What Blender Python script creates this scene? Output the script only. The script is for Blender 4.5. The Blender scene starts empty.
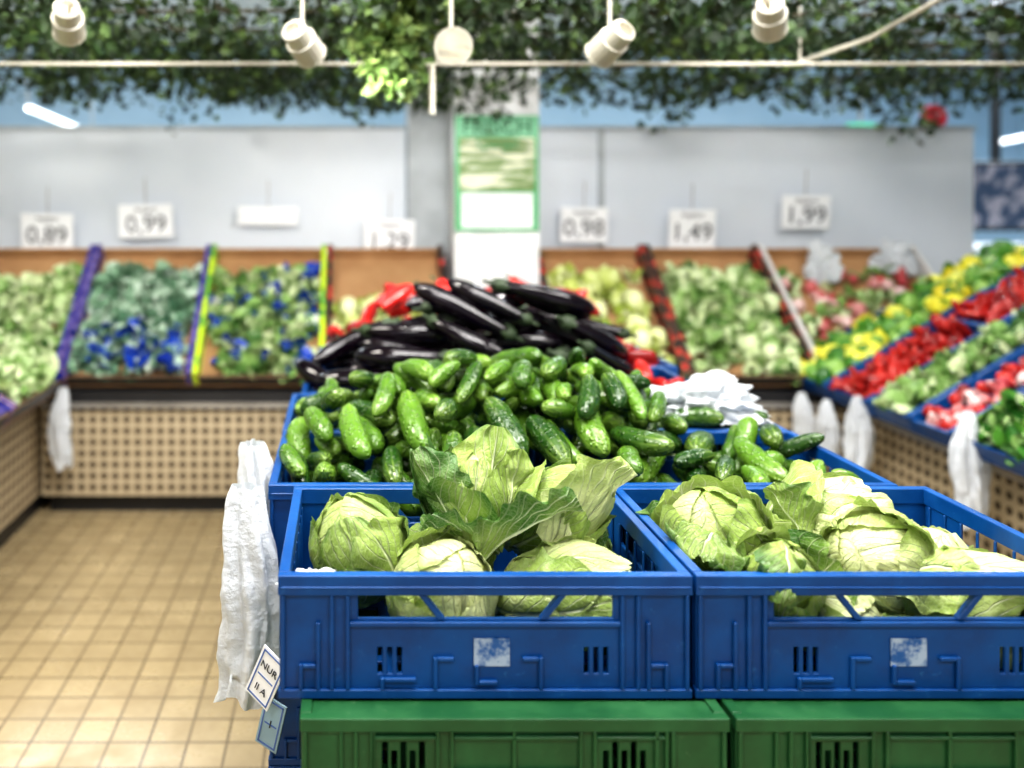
import bpy, bmesh, math, random
import numpy as np
from mathutils import Vector, Matrix, noise
random.seed(7); rng=np.random.default_rng(7)
R=random.uniform
scene=bpy.context.scene
COL=scene.collection
F=865.0; CX=345.0; CY=205.0; ZC=1.435
def P(px,py,Y): return Vector(((px-CX)*Y/F, Y, ZC-(py-CY)*Y/F))

# ---------------------------------------------------------------- materials
class NT:
    def __init__(s,name):
        s.m=bpy.data.materials.new(name); s.m.use_nodes=True
        s.t=s.m.node_tree; s.n=s.t.nodes; s.l=s.t.links
        s.b=s.n['Principled BSDF']; s.out=s.n['Material Output']
    def new(s,t,**k):
        n=s.n.new(t)
        for a,b in k.items(): setattr(n,a,b)
        return n
    def inp(s,sock,v):
        if isinstance(v,bpy.types.NodeSocket): s.l.new(v,sock)
        else: sock.default_value=v
    def math(s,op,a,b=0.0,c=None,clamp=False):
        n=s.new('ShaderNodeMath',operation=op); n.use_clamp=clamp
        s.inp(n.inputs[0],a); s.inp(n.inputs[1],b)
        if c is not None: s.inp(n.inputs[2],c)
        return n.outputs[0]
    def mix(s,f,a,b,bt='MIX'):
        n=s.new('ShaderNodeMix',data_type='RGBA',blend_type=bt)
        s.inp(n.inputs['Factor'],f)
        s.inp(n.inputs[6],a if isinstance(a,bpy.types.NodeSocket) else (*a,1))
        s.inp(n.inputs[7],b if isinstance(b,bpy.types.NodeSocket) else (*b,1))
        return n.outputs[2]
    def noise(s,vec,scale,detail=3,rough=.5):
        n=s.new('ShaderNodeTexNoise'); n.inputs['Scale'].default_value=scale
        n.inputs['Detail'].default_value=detail; n.inputs['Roughness'].default_value=rough
        if vec is not None: s.l.new(vec,n.inputs['Vector'])
        return n.outputs['Fac']
    def ss(s,v,a,b,o0=0.,o1=1.):
        n=s.new('ShaderNodeMapRange',interpolation_type='SMOOTHSTEP')
        s.inp(n.inputs[0],v)
        for i,x in enumerate((a,b,o0,o1)): n.inputs[i+1].default_value=x
        return n.outputs[0]
    def bump(s,h,st=.3,d=.002):
        n=s.new('ShaderNodeBump'); n.inputs['Strength'].default_value=st; n.inputs['Distance'].default_value=d
        s.l.new(h,n.inputs['Height']); s.l.new(n.outputs[0],s.b.inputs['Normal'])
    def col(s,c): s.inp(s.b.inputs['Base Color'],c if isinstance(c,bpy.types.NodeSocket) else (*c,1))
    def rough(s,r): s.inp(s.b.inputs['Roughness'],r)
    def obj(s): return s.new('ShaderNodeTexCoord').outputs['Object']
    def attr(s,name='tone'):
        return s.new('ShaderNodeAttribute',attribute_name=name).outputs['Fac']
    def uv(s):
        n=s.new('ShaderNodeSeparateXYZ'); s.l.new(s.new('ShaderNodeTexCoord').outputs['UV'],n.inputs[0])
        return n.outputs[0],n.outputs[1]

def simple(name,c1,c2=None,rough=.5,scale=8,bump=0,bscale=60,metal=0,emit=None):
    t=NT(name)
    if c2 is None: c2=tuple(x*.8 for x in c1)
    o=t.obj(); t.col(t.mix(t.ss(t.noise(o,scale,4),.3,.7),c1,c2)); t.rough(rough)
    t.b.inputs['Metallic'].default_value=metal
    if bump: t.bump(t.noise(o,bscale,3),bump,.003)
    if emit: t.b.inputs['Emission Color'].default_value=(*emit[0],1); t.b.inputs['Emission Strength'].default_value=emit[1]
    return t.m
def tonemat(name,c1,c2,c3,rough=.45,scale=40,bump=.3):
    t=NT(name); o=t.obj(); a=t.attr()
    n=t.noise(o,scale,3)
    v=t.math('ADD',a,t.math('MULTIPLY',t.math('SUBTRACT',n,.5),.5))
    c=t.mix(t.ss(v,0,.5),c1,c2); c=t.mix(t.ss(v,.5,1),c,c3)
    t.col(c); t.rough(rough); t.bump(n,bump,.004)
    return t.m

def m_leaf(name,dark,mid,light,vein):
    t=NT(name); u,v=t.uv(); a=t.attr(); o=t.obj()
    md=t.math('ABSOLUTE',t.math('SUBTRACT',u,.5))
    wob=t.math('MULTIPLY',t.math('SUBTRACT',t.noise(o,20,3),.5),.9)
    w=t.math('MULTIPLY_ADD',v,-.026,.032)
    rib=t.ss(t.math('SUBTRACT',w,md),-.010,.012)
    ph=t.math('ADD',t.math('SUBTRACT',t.math('MULTIPLY',v,7.0),t.math('MULTIPLY',t.math('POWER',md,.8),7.5)),wob)
    fr=t.math('ABSOLUTE',t.math('SUBTRACT',t.math('FRACT',ph),.5))
    sv=t.ss(fr,.085,.0); sv=t.math('MULTIPLY',sv,t.ss(md,.5,.2,.25,1))
    ph2=t.math('ADD',t.math('MULTIPLY',v,20.),t.math('MULTIPLY',md,16.)); ph2=t.math('ADD',ph2,t.math('MULTIPLY',wob,3.))
    sv2=t.ss(t.math('ABSOLUTE',t.math('SUBTRACT',t.math('FRACT',ph2),.5)),.11,.0)
    vo=t.new('ShaderNodeTexVoronoi',feature='DISTANCE_TO_EDGE'); vo.inputs['Scale'].default_value=110
    t.l.new(o,vo.inputs['Vector'])
    net=t.ss(vo.outputs['Distance'],.12,.0)
    veins=t.math('MAXIMUM',t.math('MAXIMUM',rib,t.math('MULTIPLY',sv,.85)),t.math('MAXIMUM',t.math('MULTIPLY',net,.12),t.math('MULTIPLY',sv2,.25)))
    nz=t.noise(o,11,4)
    val=t.math('ADD',a,t.math('MULTIPLY',t.math('SUBTRACT',nz,.5),1.0))
    val=t.math('ADD',val,t.ss(v,.45,.0,0,.25)); val=t.math('ADD',val,t.ss(md,.3,.5,0,-.14))
    c=t.mix(t.ss(val,0,.5),dark,mid); c=t.mix(t.ss(val,.5,1),c,light)
    c=t.mix(t.math('MULTIPLY',veins,.75),c,vein)
    t.col(c); t.rough(.36)
    h=t.math('ADD',t.math('MULTIPLY',veins,-.9),t.math('MULTIPLY',t.noise(o,38,4),1.5))
    t.bump(h,.9,.005)
    tr=t.new('ShaderNodeBsdfTranslucent'); t.l.new(c,tr.inputs[0])
    mx=t.new('ShaderNodeMixShader'); mx.inputs[0].default_value=.2
    t.l.new(t.b.outputs[0],mx.inputs[1]); t.l.new(tr.outputs[0],mx.inputs[2]); t.l.new(mx.outputs[0],t.out.inputs[0])
    return t.m

def m_plastic(name,c,c2,dust):
    t=NT(name); o=t.obj()
    n=t.ss(t.noise(o,7,5,.65),.35,.7)
    cc=t.mix(n,c,c2)
    sc=t.ss(t.noise(o,55,6,.7),.60,.74)
    cc=t.mix(t.math('MULTIPLY',sc,.3),cc,dust)
    t.col(cc); t.rough(t.math('MULTIPLY_ADD',n,.2,.34)); t.bump(t.noise(o,120,3),.15,.001)
    t.b.inputs['Specular IOR Level'].default_value=.38
    return t.m

M={}
M['blue']=m_plastic('blue_crate_plastic',(.0008,.045,.185),(.0015,.072,.265),(.06,.24,.5))
M['green']=m_plastic('green_crate_plastic',(.012,.075,.024),(.024,.12,.04),(.18,.28,.16))
M['cab']=m_leaf('cabbage_leaf',(.045,.14,.016),(.31,.43,.09),(.74,.79,.40),(.80,.85,.58))
M['stalk']=simple('cabbage_stalk',(.75,.8,.55),rough=.5)
M['white']=simple('white_paint',(.8,.82,.83),(.74,.77,.79),.5,3)
M['panel']=simple('partition_panel_paint',(.72,.76,.82),(.62,.67,.74),.4,1.2)
M['column']=simple('column_paint',(.9,.91,.92),rough=.5)
M['colside']=simple('column_side_grey',(.46,.50,.53),rough=.5)
M['farwall']=simple('far_wall_blue',(.32,.48,.62),(.42,.58,.72),.6,.8)
M['black']=simple('black_trim',(.02,.02,.022),rough=.4)
M['metal']=simple('metal_trim',(.45,.43,.4),rough=.35,metal=.6)
M['card']=simple('cardboard',(.46,.27,.13),(.37,.20,.09),.75,6)
M['sheet']=simple('sign_card',(.93,.94,.96),(.9,.91,.94),.5)
M['ink']=simple('sign_ink',(.02,.025,.04),rough=.6)
M['signgreen']=simple('poster_green',(.10,.50,.20),rough=.5)
M['bluelabel']=simple('label_blue_print',(.08,.16,.45),rough=.5)
M['lamp']=simple('lamp_housing',(.56,.53,.45),rough=.4)
M['glow']=simple('lamp_glow',(1,1,1),rough=.5,emit=((1,.97,.9),9))
M['tube']=simple('tube_glow',(1,1,1),rough=.5,emit=((.9,.96,1),2.5))
def m_bag():
    t=NT('white_plastic_film'); o=t.obj()
    t.col(t.mix(t.noise(o,9,3),(.84,.86,.88),(.68,.72,.77))); t.rough(.28); t.bump(t.noise(o,30,5,.65),.9,.012)
    tr=t.new('ShaderNodeBsdfTranslucent'); tr.inputs[0].default_value=(.85,.88,.9,1)
    mx=t.new('ShaderNodeMixShader'); mx.inputs[0].default_value=.25
    t.l.new(t.b.outputs[0],mx.inputs[1]); t.l.new(tr.outputs[0],mx.inputs[2]); t.l.new(mx.outputs[0],t.out.inputs[0])
    return t.m
M['bag']=m_bag()
def m_cuke():
    t=NT('cucumber_skin'); u,v=t.uv(); a=t.attr(); o=t.obj()
    st=t.math('SINE',t.math('MULTIPLY',u,6.2832*9)); st=t.ss(st,.35,.95)
    tip=t.ss(v,.5,1.0)
    nz=t.noise(o,35,4)
    c=t.mix(t.ss(t.math('ADD',a,t.math('MULTIPLY',t.math('SUBTRACT',nz,.5),.8)),0,1),(.009,.040,.005),(.085,.185,.016))
    c=t.mix(t.math('MULTIPLY',st,t.math('MULTIPLY_ADD',tip,.45,.05)),c,(.28,.40,.08))
    c=t.mix(t.math('MULTIPLY',tip,.25),c,(.24,.36,.06))
    vo=t.new('ShaderNodeTexVoronoi'); vo.inputs['Scale'].default_value=95; t.l.new(o,vo.inputs['Vector'])
    c=t.mix(t.ss(vo.outputs['Distance'],.16,.05,0,.5),c,(.22,.32,.10))
    t.col(c); t.rough(.25)
    h=t.math('ADD',t.ss(vo.outputs['Distance'],.5,.0),t.math('MULTIPLY',t.noise(o,60,2),.7))
    t.bump(h,.9,.0032)
    return t.m
M['cuke']=m_cuke()
def m_egg():
    t=NT('eggplant_skin'); o=t.obj(); t.col(t.mix(t.noise(o,12,2),(.0015,.0008,.002),(.006,.002,.006)))
    t.rough(.10); return t.m
M['egg']=m_egg()
M['calyx']=simple('eggplant_calyx',(.035,.06,.022),(.02,.035,.015),.6,30)
M['red']=tonemat('red_pepper_skin',(.20,.008,.008),(.42,.015,.012),(.58,.04,.03),.25,20,.05)
M['yellow']=tonemat('yellow_pepper_skin',(.7,.55,.02),(.8,.75,.06),(.75,.78,.15),.3,20,.05)
M['gpep']=tonemat('green_pepper_skin',(.03,.13,.02),(.1,.28,.04),(.3,.5,.12),.25,20,.05)
M['let']=tonemat('lettuce_leaf',(.045,.13,.025),(.25,.42,.12),(.70,.78,.48))
M['let2']=tonemat('bluish_green_leaf',(.04,.13,.07),(.24,.40,.26),(.66,.78,.66))
M['let3']=tonemat('yellow_green_leaf',(.2,.30,.03),(.48,.56,.12),(.82,.85,.5))
M['radish']=tonemat('radish_red',(.38,.02,.04),(.52,.10,.1),(.85,.65,.62),.35,30)
M['bluewrap']=simple('blue_plastic_film',(.012,.035,.30),(.02,.08,.5),rough=.25)
M['ivy']=tonemat('ivy_leaf',(.006,.018,.004),(.024,.055,.014),(.12,.19,.05),.55,5)
M['ivyl']=tonemat('light_vine_leaf',(.03,.06,.012),(.07,.13,.025),(.20,.27,.08),.55,5)
M['vine']=simple('vine_stem',(.05,.04,.02),rough=.8)
def strip(name,c1,c2,sc):
    t=NT(name); o=t.obj(); n=t.new('ShaderNodeTexVoronoi'); n.inputs['Scale'].default_value=sc; t.l.new(o,n.inputs['Vector'])
    t.col(t.mix(t.ss(n.outputs['Distance'],.35,.45),c1,c2)); t.rough(.4); return t.m
M['s_navy']=strip('printed_strip_navy',(.14,.12,.40),(.012,.02,.26),22)
M['s_lime']=strip('printed_strip_lime',(.12,.40,.05),(.55,.80,.03),10)
M['s_red']=strip('printed_strip_red',(.5,.03,.03),(.015,.015,.02),18)
M['s_white']=simple('white_strip',(.75,.75,.75),rough=.5)
def m_peg():
    t=NT('perforated_board'); o=t.obj(); s=t.new('ShaderNodeSeparateXYZ'); t.l.new(o,s.inputs[0])
    def fr(x): return t.math('SUBTRACT',t.math('FRACT',t.math('MULTIPLY',x,1/.052)),.5)
    xy=t.math('ADD',s.outputs[0],s.outputs[1])
    a=fr(xy); b=fr(s.outputs[2])
    d=t.math('SQRT',t.math('ADD',t.math('MULTIPLY',a,a),t.math('MULTIPLY',b,b)))
    base=t.mix(t.noise(o,3,3),(.50,.41,.28),(.42,.34,.22))
    t.col(t.mix(t.ss(d,.32,.26),base,(.05,.035,.018))); t.rough(.5); return t.m
M['peg']=m_peg()
def m_floor():
    t=NT('floor_tiles'); o=t.obj()
    b=t.new('ShaderNodeTexBrick'); b.offset=0; b.squash=1
    t.l.new(o,b.inputs['Vector']); b.inputs['Scale'].default_value=1
    b.inputs['Color1'].default_value=(.40,.315,.18,1); b.inputs['Color2'].default_value=(.48,.38,.22,1); b.inputs['Mortar'].default_value=(.14,.105,.06,1)
    b.inputs['Mortar Size'].default_value=.0045; b.inputs['Mortar Smooth'].default_value=.4
    b.inputs['Brick Width'].default_value=.105; b.inputs['Row Height'].default_value=.105
    n=t.ss(t.noise(o,7,6,.65),.3,.72)
    t.col(t.mix(t.math('MULTIPLY',n,.5),b.outputs['Color'],(.27,.20,.11))); t.rough(t.math('MULTIPLY_ADD',n,.25,.22))
    t.bump(b.outputs['Fac'],-.3,.002); return t.m
M['floor']=m_floor()
M['ceil']=simple('ceiling_paint',(.8,.85,.9),rough=.7)

# ---------------------------------------------------------------- mesh builder
class MB:
    def __init__(s): s.v=[]; s.f=[]; s.uv=[]; s.t=[]; s.m=[]
    def grid(s,pts,nu,nv,tone=.5,mat=0,wrap=False,uvs=None):
        b=len(s.v)
        for j in range(nv):
            for i in range(nu):
                s.v.append(pts[j*nu+i]); s.uv.append(uvs[j*nu+i] if uvs else (i/(nu-1 if not wrap else nu),j/(nv-1))); s.t.append(tone)
        for j in range(nv-1):
            for i in range(nu if wrap else nu-1):
                k=(i+1)%nu
                s.f.append((b+j*nu+i,b+j*nu+k,b+(j+1)*nu+k,b+(j+1)*nu+i)); s.m.append(mat)
    def poly(s,pts,faces,tone=.5,mat=0):
        b=len(s.v)
        for p in pts: s.v.append(p); s.uv.append((0,0)); s.t.append(tone)
        for f in faces: s.f.append(tuple(b+i for i in f)); s.m.append(mat)
    def box(s,x0,x1,y0,y1,z0,z1,mat=0,T=None,tone=.5):
        p=[(x0,y0,z0),(x1,y0,z0),(x1,y1,z0),(x0,y1,z0),(x0,y0,z1),(x1,y0,z1),(x1,y1,z1),(x0,y1,z1)]
        if T: p=[T(*q) for q in p]
        s.poly(p,[(0,3,2,1),(4,5,6,7),(0,1,5,4),(1,2,6,5),(2,3,7,6),(3,0,4,7)],tone,mat)
    def obj(s,name,mats,smooth=False,fix=False,bevel=0,mesh_only=False,parent=None):
        me=bpy.data.meshes.new(name); me.from_pydata([tuple(p) for p in s.v],[],s.f)
        for m in mats: me.materials.append(m)
        me.polygons.foreach_set('material_index',s.m)
        uvl=me.uv_layers.new(name='UVMap')
        li=np.zeros(len(me.loops),dtype=np.int32); me.loops.foreach_get('vertex_index',li)
        uvl.data.foreach_set('uv',np.array(s.uv,dtype=np.float32)[li].ravel())
        at=me.attributes.new('tone','FLOAT','POINT'); at.data.foreach_set('value',np.array(s.t,dtype=np.float32))
        if fix or bevel:
            bm=bmesh.new(); bm.from_mesh(me)
            if fix: bmesh.ops.recalc_face_normals(bm,faces=bm.faces)
            if bevel:
                ed=[e for e in bm.edges if len(e.link_faces)==2 and e.calc_face_angle(0)>.6]
                bmesh.ops.bevel(bm,geom=ed,offset=bevel,segments=1,affect='EDGES',clamp_overlap=True)
            bm.to_mesh(me); bm.free()
        me.polygons.foreach_set('use_smooth',[smooth]*len(me.polygons)); me.update()
        if mesh_only: return me
        o=bpy.data.objects.new(name,me); COL.objects.link(o)
        if parent: o.parent=parent
        return o
def empty(name,loc=(0,0,0)):
    e=bpy.data.objects.new(name,None); e.location=loc; COL.objects.link(e); return e
def boxobj(name,x0,x1,y0,y1,z0,z1,mat,bevel=0):
    m=MB(); m.box(x0,x1,y0,y1,z0,z1); return m.obj(name,[mat],bevel=bevel)
def tube(mb,pts,r,n=8,mat=0,tone=.5):
    pts=[Vector(p) for p in pts]; out=[]
    for i,p in enumerate(pts):
        d=(pts[min(i+1,len(pts)-1)]-pts[max(i-1,0)]).normalized()
        a=d.cross(Vector((0,0,1)) if abs(d.z)<.9 else Vector((1,0,0))).normalized(); b=d.cross(a)
        rr=r[i] if isinstance(r,(list,tuple)) else r
        for k in range(n):
            t=2*math.pi*k/n; out.append(p+a*math.cos(t)*rr+b*math.sin(t)*rr)
    mb.grid(out,n,len(pts),tone,mat,wrap=True)

# ---------------------------------------------------------------- room
boxobj('floor',-5,7,-3,9,-.1,0,M['floor'])
boxobj('ceiling',-5,7,-3,9,3.1,3.2,M['ceil'])
boxobj('wall_back',-5,7,9,9.1,0,3.1,M['farwall'])
boxobj('wall_left',-5.1,-5,-3,9,0,3.1,M['white'])
boxobj('wall_right',7,7.1,-3,9,0,3.1,M['farwall'])

# ---------------------------------------------------------------- crates
def panel(mb,T,s0,s1,z0,z1,holes,d0,d1,mat=0):
    S=sorted({s0,s1,*[h[0] for h in holes],*[h[1] for h in holes]}); Z=sorted({z0,z1,*[h[2] for h in holes],*[h[3] for h in holes]})
    ns,nz=len(S)-1,len(Z)-1
    def solid(i,j):
        if i<0 or j<0 or i>=ns or j>=nz: return False
        c=((S[i]+S[i+1])/2,(Z[j]+Z[j+1])/2)
        return not any(h[0]<c[0]<h[1] and h[2]<c[1]<h[3] for h in holes)
    idx={}; pts=[]; faces=[]
    def V(i,j,k):
        if (i,j,k) not in idx: idx[(i,j,k)]=len(pts); pts.append(T(S[i],(d0,d1)[k],Z[j]))
        return idx[(i,j,k)]
    for i in range(ns):
        for j in range(nz):
            if not solid(i,j): continue
            faces.append((V(i,j,0),V(i+1,j,0),V(i+1,j+1,0),V(i,j+1,0)))
            faces.append((V(i,j,1),V(i,j+1,1),V(i+1,j+1,1),V(i+1,j,1)))
            if not solid(i-1,j): faces.append((V(i,j,0),V(i,j+1,0),V(i,j+1,1),V(i,j,1)))
            if not solid(i+1,j): faces.append((V(i+1,j,0),V(i+1,j,1),V(i+1,j+1,1),V(i+1,j+1,0)))
            if not solid(i,j-1): faces.append((V(i,j,0),V(i,j,1),V(i+1,j,1),V(i+1,j,0)))
            if not solid(i,j+1): faces.append((V(i,j+1,0),V(i+1,j+1,0),V(i+1,j+1,1),V(i,j+1,1)))
    mb.poly(pts,faces,.5,mat)
def crate_mesh(name,mat,windows=True):
    mb=MB(); L,W,H=.6,.4,.179
    RB=.150 if windows else .160
    def wall(T,s0,s1,Lw,w0,w1,front):
        panel(mb,T,s0,s1,RB,H,[],0,.016)
        if front and windows: panel(mb,T,s0+.004,s1-.004,.160,.1635,[],-.0015,.001)
        panel(mb,T,s0,s1,0,.013,[],.002,.016)
        wh=[(w0,w1,.114,.150)] if windows else []
        slots=[]
        cs=[Lw*.27,Lw*.77] if front else [Lw*.5]
        for c in cs:
            for k in (-1,0,1): slots.append((c+k*.014-.0035,c+k*.014+.0035,.034,.072))
        if not windows:
            slots=[(c+k*.013-.004,c+k*.013+.004,.05,.142) for c in ([.145,.455] if front else [.2]) for k in (-2,-1,0,1,2)]
            slots=[(a,b,zz0,zz1-.012*((i%2))) for i,(a,b,zz0,zz1) in enumerate(slots)]
        panel(mb,T,s0+.002,s1-.002,.013,RB,wh+slots,.007,.014)
        rb=[.004,.075,.098,Lw-.104,Lw-.081,Lw-.010] if front else [.018,.07,Lw-.076,Lw-.024]
        for r in rb:
            if r>=s0: panel(mb,T,r,r+.006,.013,RB,[],.001,.007)
        if front and windows:
            panel(mb,T,.104,Lw-.104,.104,.111,[],.001,.007)
            for (a,b) in ((.203,.232),(.408,.379)):
                q=[(a,.150),(a+.011,.150),(b+.011,.114),(b,.114)]
                p=[T(s,.003,z) for s,z in q]+[T(s,.014,z) for s,z in q]
                mb.poly(p,[(0,1,2,3),(7,6,5,4),(0,4,5,1),(1,5,6,2),(2,6,7,3),(3,7,4,0)])
            for q in ((.225,.231,.013,.060),(.378,.384,.013,.060),(.231,.255,.054,.060),(.354,.378,.054,.060),(.285,.291,.020,.048),(.291,.318,.020,.026),(.148,.154,.013,.030),(.154,.2,.024,.030),
                      (.03,.036,.013,.05),(.055,.061,.013,.11),(.036,.055,.044,.05),(Lw-.066,Lw-.06,.013,.11),(Lw-.04,Lw-.034,.013,.05),(Lw-.06,Lw-.04,.044,.05)):
                panel(mb,T,*q,[],.001,.007)
        if front and not windows:
            for r in (.055,.13-.03,.19,.21,.297,.39,.41,.51): panel(mb,T,r,r+.005,.013,RB,[],.001,.007)
            for a,b in ((.104,.19),(.415,.51),(.215,.39)): panel(mb,T,a,b,.148,.153,[],.001,.007)
            panel(mb,T,.215,.39,.10,.105,[],.001,.007)
        if not front:
            for k in range(9): panel(mb,T,s0+.02+k*(s1-s0-.04)/8,s0+.025+k*(s1-s0-.04)/8,.02,.15,[],.014,.018)
    wall(lambda s,d,z:(s,d,z),0,L,L,.116,.487,True)
    wall(lambda s,d,z:(L-s,W-d,z),0,L,L,.116,.487,True)
    wall(lambda s,d,z:(d,s,z),.016,W-.016,W,.11,.29,False)
    wall(lambda s,d,z:(L-d,s,z),.016,W-.016,W,.11,.29,False)
    if not windows:
        panel(mb,lambda s,d,z:(s,z,d),.016,L-.016,.016,.05,[],.166,.1765); panel(mb,lambda s,d,z:(s,z,d),.016,L-.016,W-.05,W-.016,[],.166,.1765)
    holes=[(.05+i*.064,.05+i*.064+.04,.05+j*.06,.05+j*.06+.04) for i in range(8) for j in range(5)]
    panel(mb,lambda s,d,z:(s,z,d),.008,L-.008,.008,W-.008,holes,.002,.008)
    return mb.obj(name,[mat],fix=True,bevel=.0012,mesh_only=True)
blue_me=crate_mesh('blue_crate',M['blue']); green_me=crate_mesh('green_crate',M['green'],False)
def place_crate(name,me,x,y,z,rz=0,sx=1):
    o=bpy.data.objects.new(name,me); o.location=(x,y,z); o.rotation_euler=(0,0,rz); o.scale=(sx,1,1); COL.objects.link(o); return o
for x in (-.097,.508): place_crate('blue_vegetable_crate',blue_me,x,1.25,.72)
for x in (-.063,.5455):
    for k in range(4): place_crate('green_vegetable_crate',green_me,x,1.205,k*.18)
rows=[(-.147,.459,1.656),(-.150,.456,2.06),(-.125,.465,2.465),(-.10,.505,2.87)]
for ri,(xa,xb,y) in enumerate(rows):
    for x in (xa,xb):
        for k in range(5): place_crate('blue_vegetable_crate',blue_me,x,y,k*.18,0,.97 if ri==2 else 1)
t=NT('worn_paper_label_print'); o=t.obj(); n=t.ss(t.noise(o,38,5,.7),.42,.62)
t.col(t.mix(n,(.36,.45,.58),(.01,.09,.30))); wl=t.m
for x in (-.097,.508):
    mb=MB(); mb.box(x+.284,x+.336,1.2545,1.2565,.72+.046,.72+.086); mb.obj('worn_paper_label',[wl])

# ---------------------------------------------------------------- height-field packing
class HF:
    def __init__(s,x0,x1,y0,y1,z,res=.006):
        s.x0,s.y0,s.res=x0,y0,res; s.nx=int((x1-x0)/res)+1; s.ny=int((y1-y0)/res)+1
        s.h=np.full((s.nx,s.ny),z,dtype=float)
    def rect(s,x0,x1,y0,y1,z):
        i0,i1=int((x0-s.x0)/s.res),int((x1-s.x0)/s.res)+1; j0,j1=int((y0-s.y0)/s.res),int((y1-s.y0)/s.res)+1
        a=s.h[max(i0,0):max(i1,0),max(j0,0):max(j1,0)]; np.maximum(a,z,out=a)
    def test(s,x,y,yaw,hl,r,maxs=.55):
        c,sn=math.cos(yaw),math.sin(yaw)
        ss=np.linspace(-hl+r*.3,hl-r*.3,11); cc=np.array([-.6,0,.6])*r
        X=x+ss[:,None]*c-cc[None]*sn; Y=y+ss[:,None]*sn+cc[None]*c
        I=((X-s.x0)/s.res).astype(int); J=((Y-s.y0)/s.res).astype(int)
        if I.min()<0 or J.min()<0 or I.max()>=s.nx or J.max()>=s.ny: return None
        h=(s.h[I,J]-np.array([.2,0,.2])*r).max(1)
        a=int(np.argmax(h[:5])); b=6+int(np.argmax(h[6:]))
        sl=(h[b]-h[a])/(ss[b]-ss[a]); sl=max(-maxs,min(maxs,sl))
        z=(h-sl*ss).max()+r*.93
        return z,sl
    def add(s,x,y,yaw,hl,r,z,sl):
        c,sn=math.cos(yaw),math.sin(yaw)
        S,C=np.meshgrid(np.arange(-hl,hl,s.res*.6),np.arange(-r*.95,r*.95,s.res*.6),indexing='ij')
        X=x+S*c-C*sn; Y=y+S*sn+C*c
        I=((X-s.x0)/s.res).astype(int); J=((Y-s.y0)/s.res).astype(int)
        ok=(I>=0)&(J>=0)&(I<s.nx)&(J<s.ny)
        T=z+sl*S+np.sqrt(np.maximum(r*r-C*C,0))
        np.maximum.at(s.h,(I[ok],J[ok]),T[ok])
def orient(x,y,z,yaw,sl):
    d=Vector((math.cos(yaw),math.sin(yaw),sl)).normalized(); u=Vector((0,0,1)); a=u.cross(d).normalized(); n=d.cross(a)
    return Matrix(((a.x,n.x,d.x,x),(a.y,n.y,d.y,y),(a.z,n.z,d.z,z),(0,0,0,1)))
def pack(hf,target,xr,yr,dims,n,K,yawf,emit,sink=.4):
    fails=0
    for q in range(n):
        best=None; hl,r=dims()
        for k in range(K):
            x=R(*xr); y=R(*yr); yaw=yawf()
            t=hf.test(x,y,yaw,hl,r)
            if t is None: continue
            sc=target(x,y)-(t[0]+r*sink)
            if best is None or sc>best[0]: best=(sc,x,y,yaw,t)
        if best is None or best[0]<0:
            fails+=1
            if fails>40: break
            continue
        fails=0
        _,x,y,yaw,(z,sl)=best
        hf.add(x,y,yaw,hl,r,z,sl); emit(orient(x,y,z,yaw,sl),hl,r)

# ---- cucumbers
cmb=MB()
def cucumber(Mx,hl,r):
    nu,nv=16,21; pts=[]; uvs=[]; b=R(-.014,.014); fl=random.random()<.5; ph=R(0,6.28); tone=R(0,1)**1.1; b2=R(-.006,.006); sd=R(0,50); bul=R(-.12,.12)
    for j in range(nv):
        v=j/(nv-1); s=-math.cos(v*math.pi); zz=s*hl
        rad=r*(max(0,1-abs(s)**3.0))**.5*(1-bul*s)
        rad=max(rad,.0015)
        for i in range(nu):
            a=2*math.pi*i/nu; k=1+.03*math.cos(3*a+ph)+.09*noise.noise(Vector((math.cos(a)*2.2+sd,math.sin(a)*2.2,s*hl/r*1.6)))
            pts.append(Mx@Vector((math.cos(a)*rad*k+b*(1-s*s),math.sin(a)*rad*k+b2*(1-s*s),zz)))
            uvs.append((i/nu,(1-v) if fl else v))
    cmb.grid(pts,nu,nv,tone,0,True,uvs)
hf=HF(-.17,1.08,1.64,2.50,.79)
for (xa,xb,y) in rows[:2]:
    for x in (xa,xb):
        hf.rect(x,x+.6,y,y+.018,.90); hf.rect(x,x+.6,y+.382,y+.4,.90); hf.rect(x,x+.018,y,y+.4,.90); hf.rect(x+.582,x+.6,y,y+.4,.90)
def lerp(x,xs,ys): return float(np.interp(x,xs,ys))
def ctarget(x,y):
    pk=lerp(x,[-.16,-.08,0,.12,.22,.34,.5,.6,.68,.78,.95,1.08],[.90,.965,1.015,1.045,1.075,1.085,1.085,1.07,1.015,.945,.925,.90])
    e=lerp(y,[1.65,1.72,1.82,1.95,2.1,2.25,2.4,2.5],[0,.25,.66,.97,1,.65,.3,.0])
    return .885+(pk-.885)*e+ (.005)
yawc=lambda: (random.gauss(math.pi*.5,.6) if random.random()<.45 else R(0,math.pi))
pack(hf,ctarget,(-.13,1.04),(1.68,2.46),lambda:((R(.07,.10),R(.024,.030)) if random.random()<.3 else (R(.048,.08),R(.017,.025))),950,16,yawc,cucumber)
cmb.obj('cucumber_pile',[M['cuke']],smooth=True)

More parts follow.
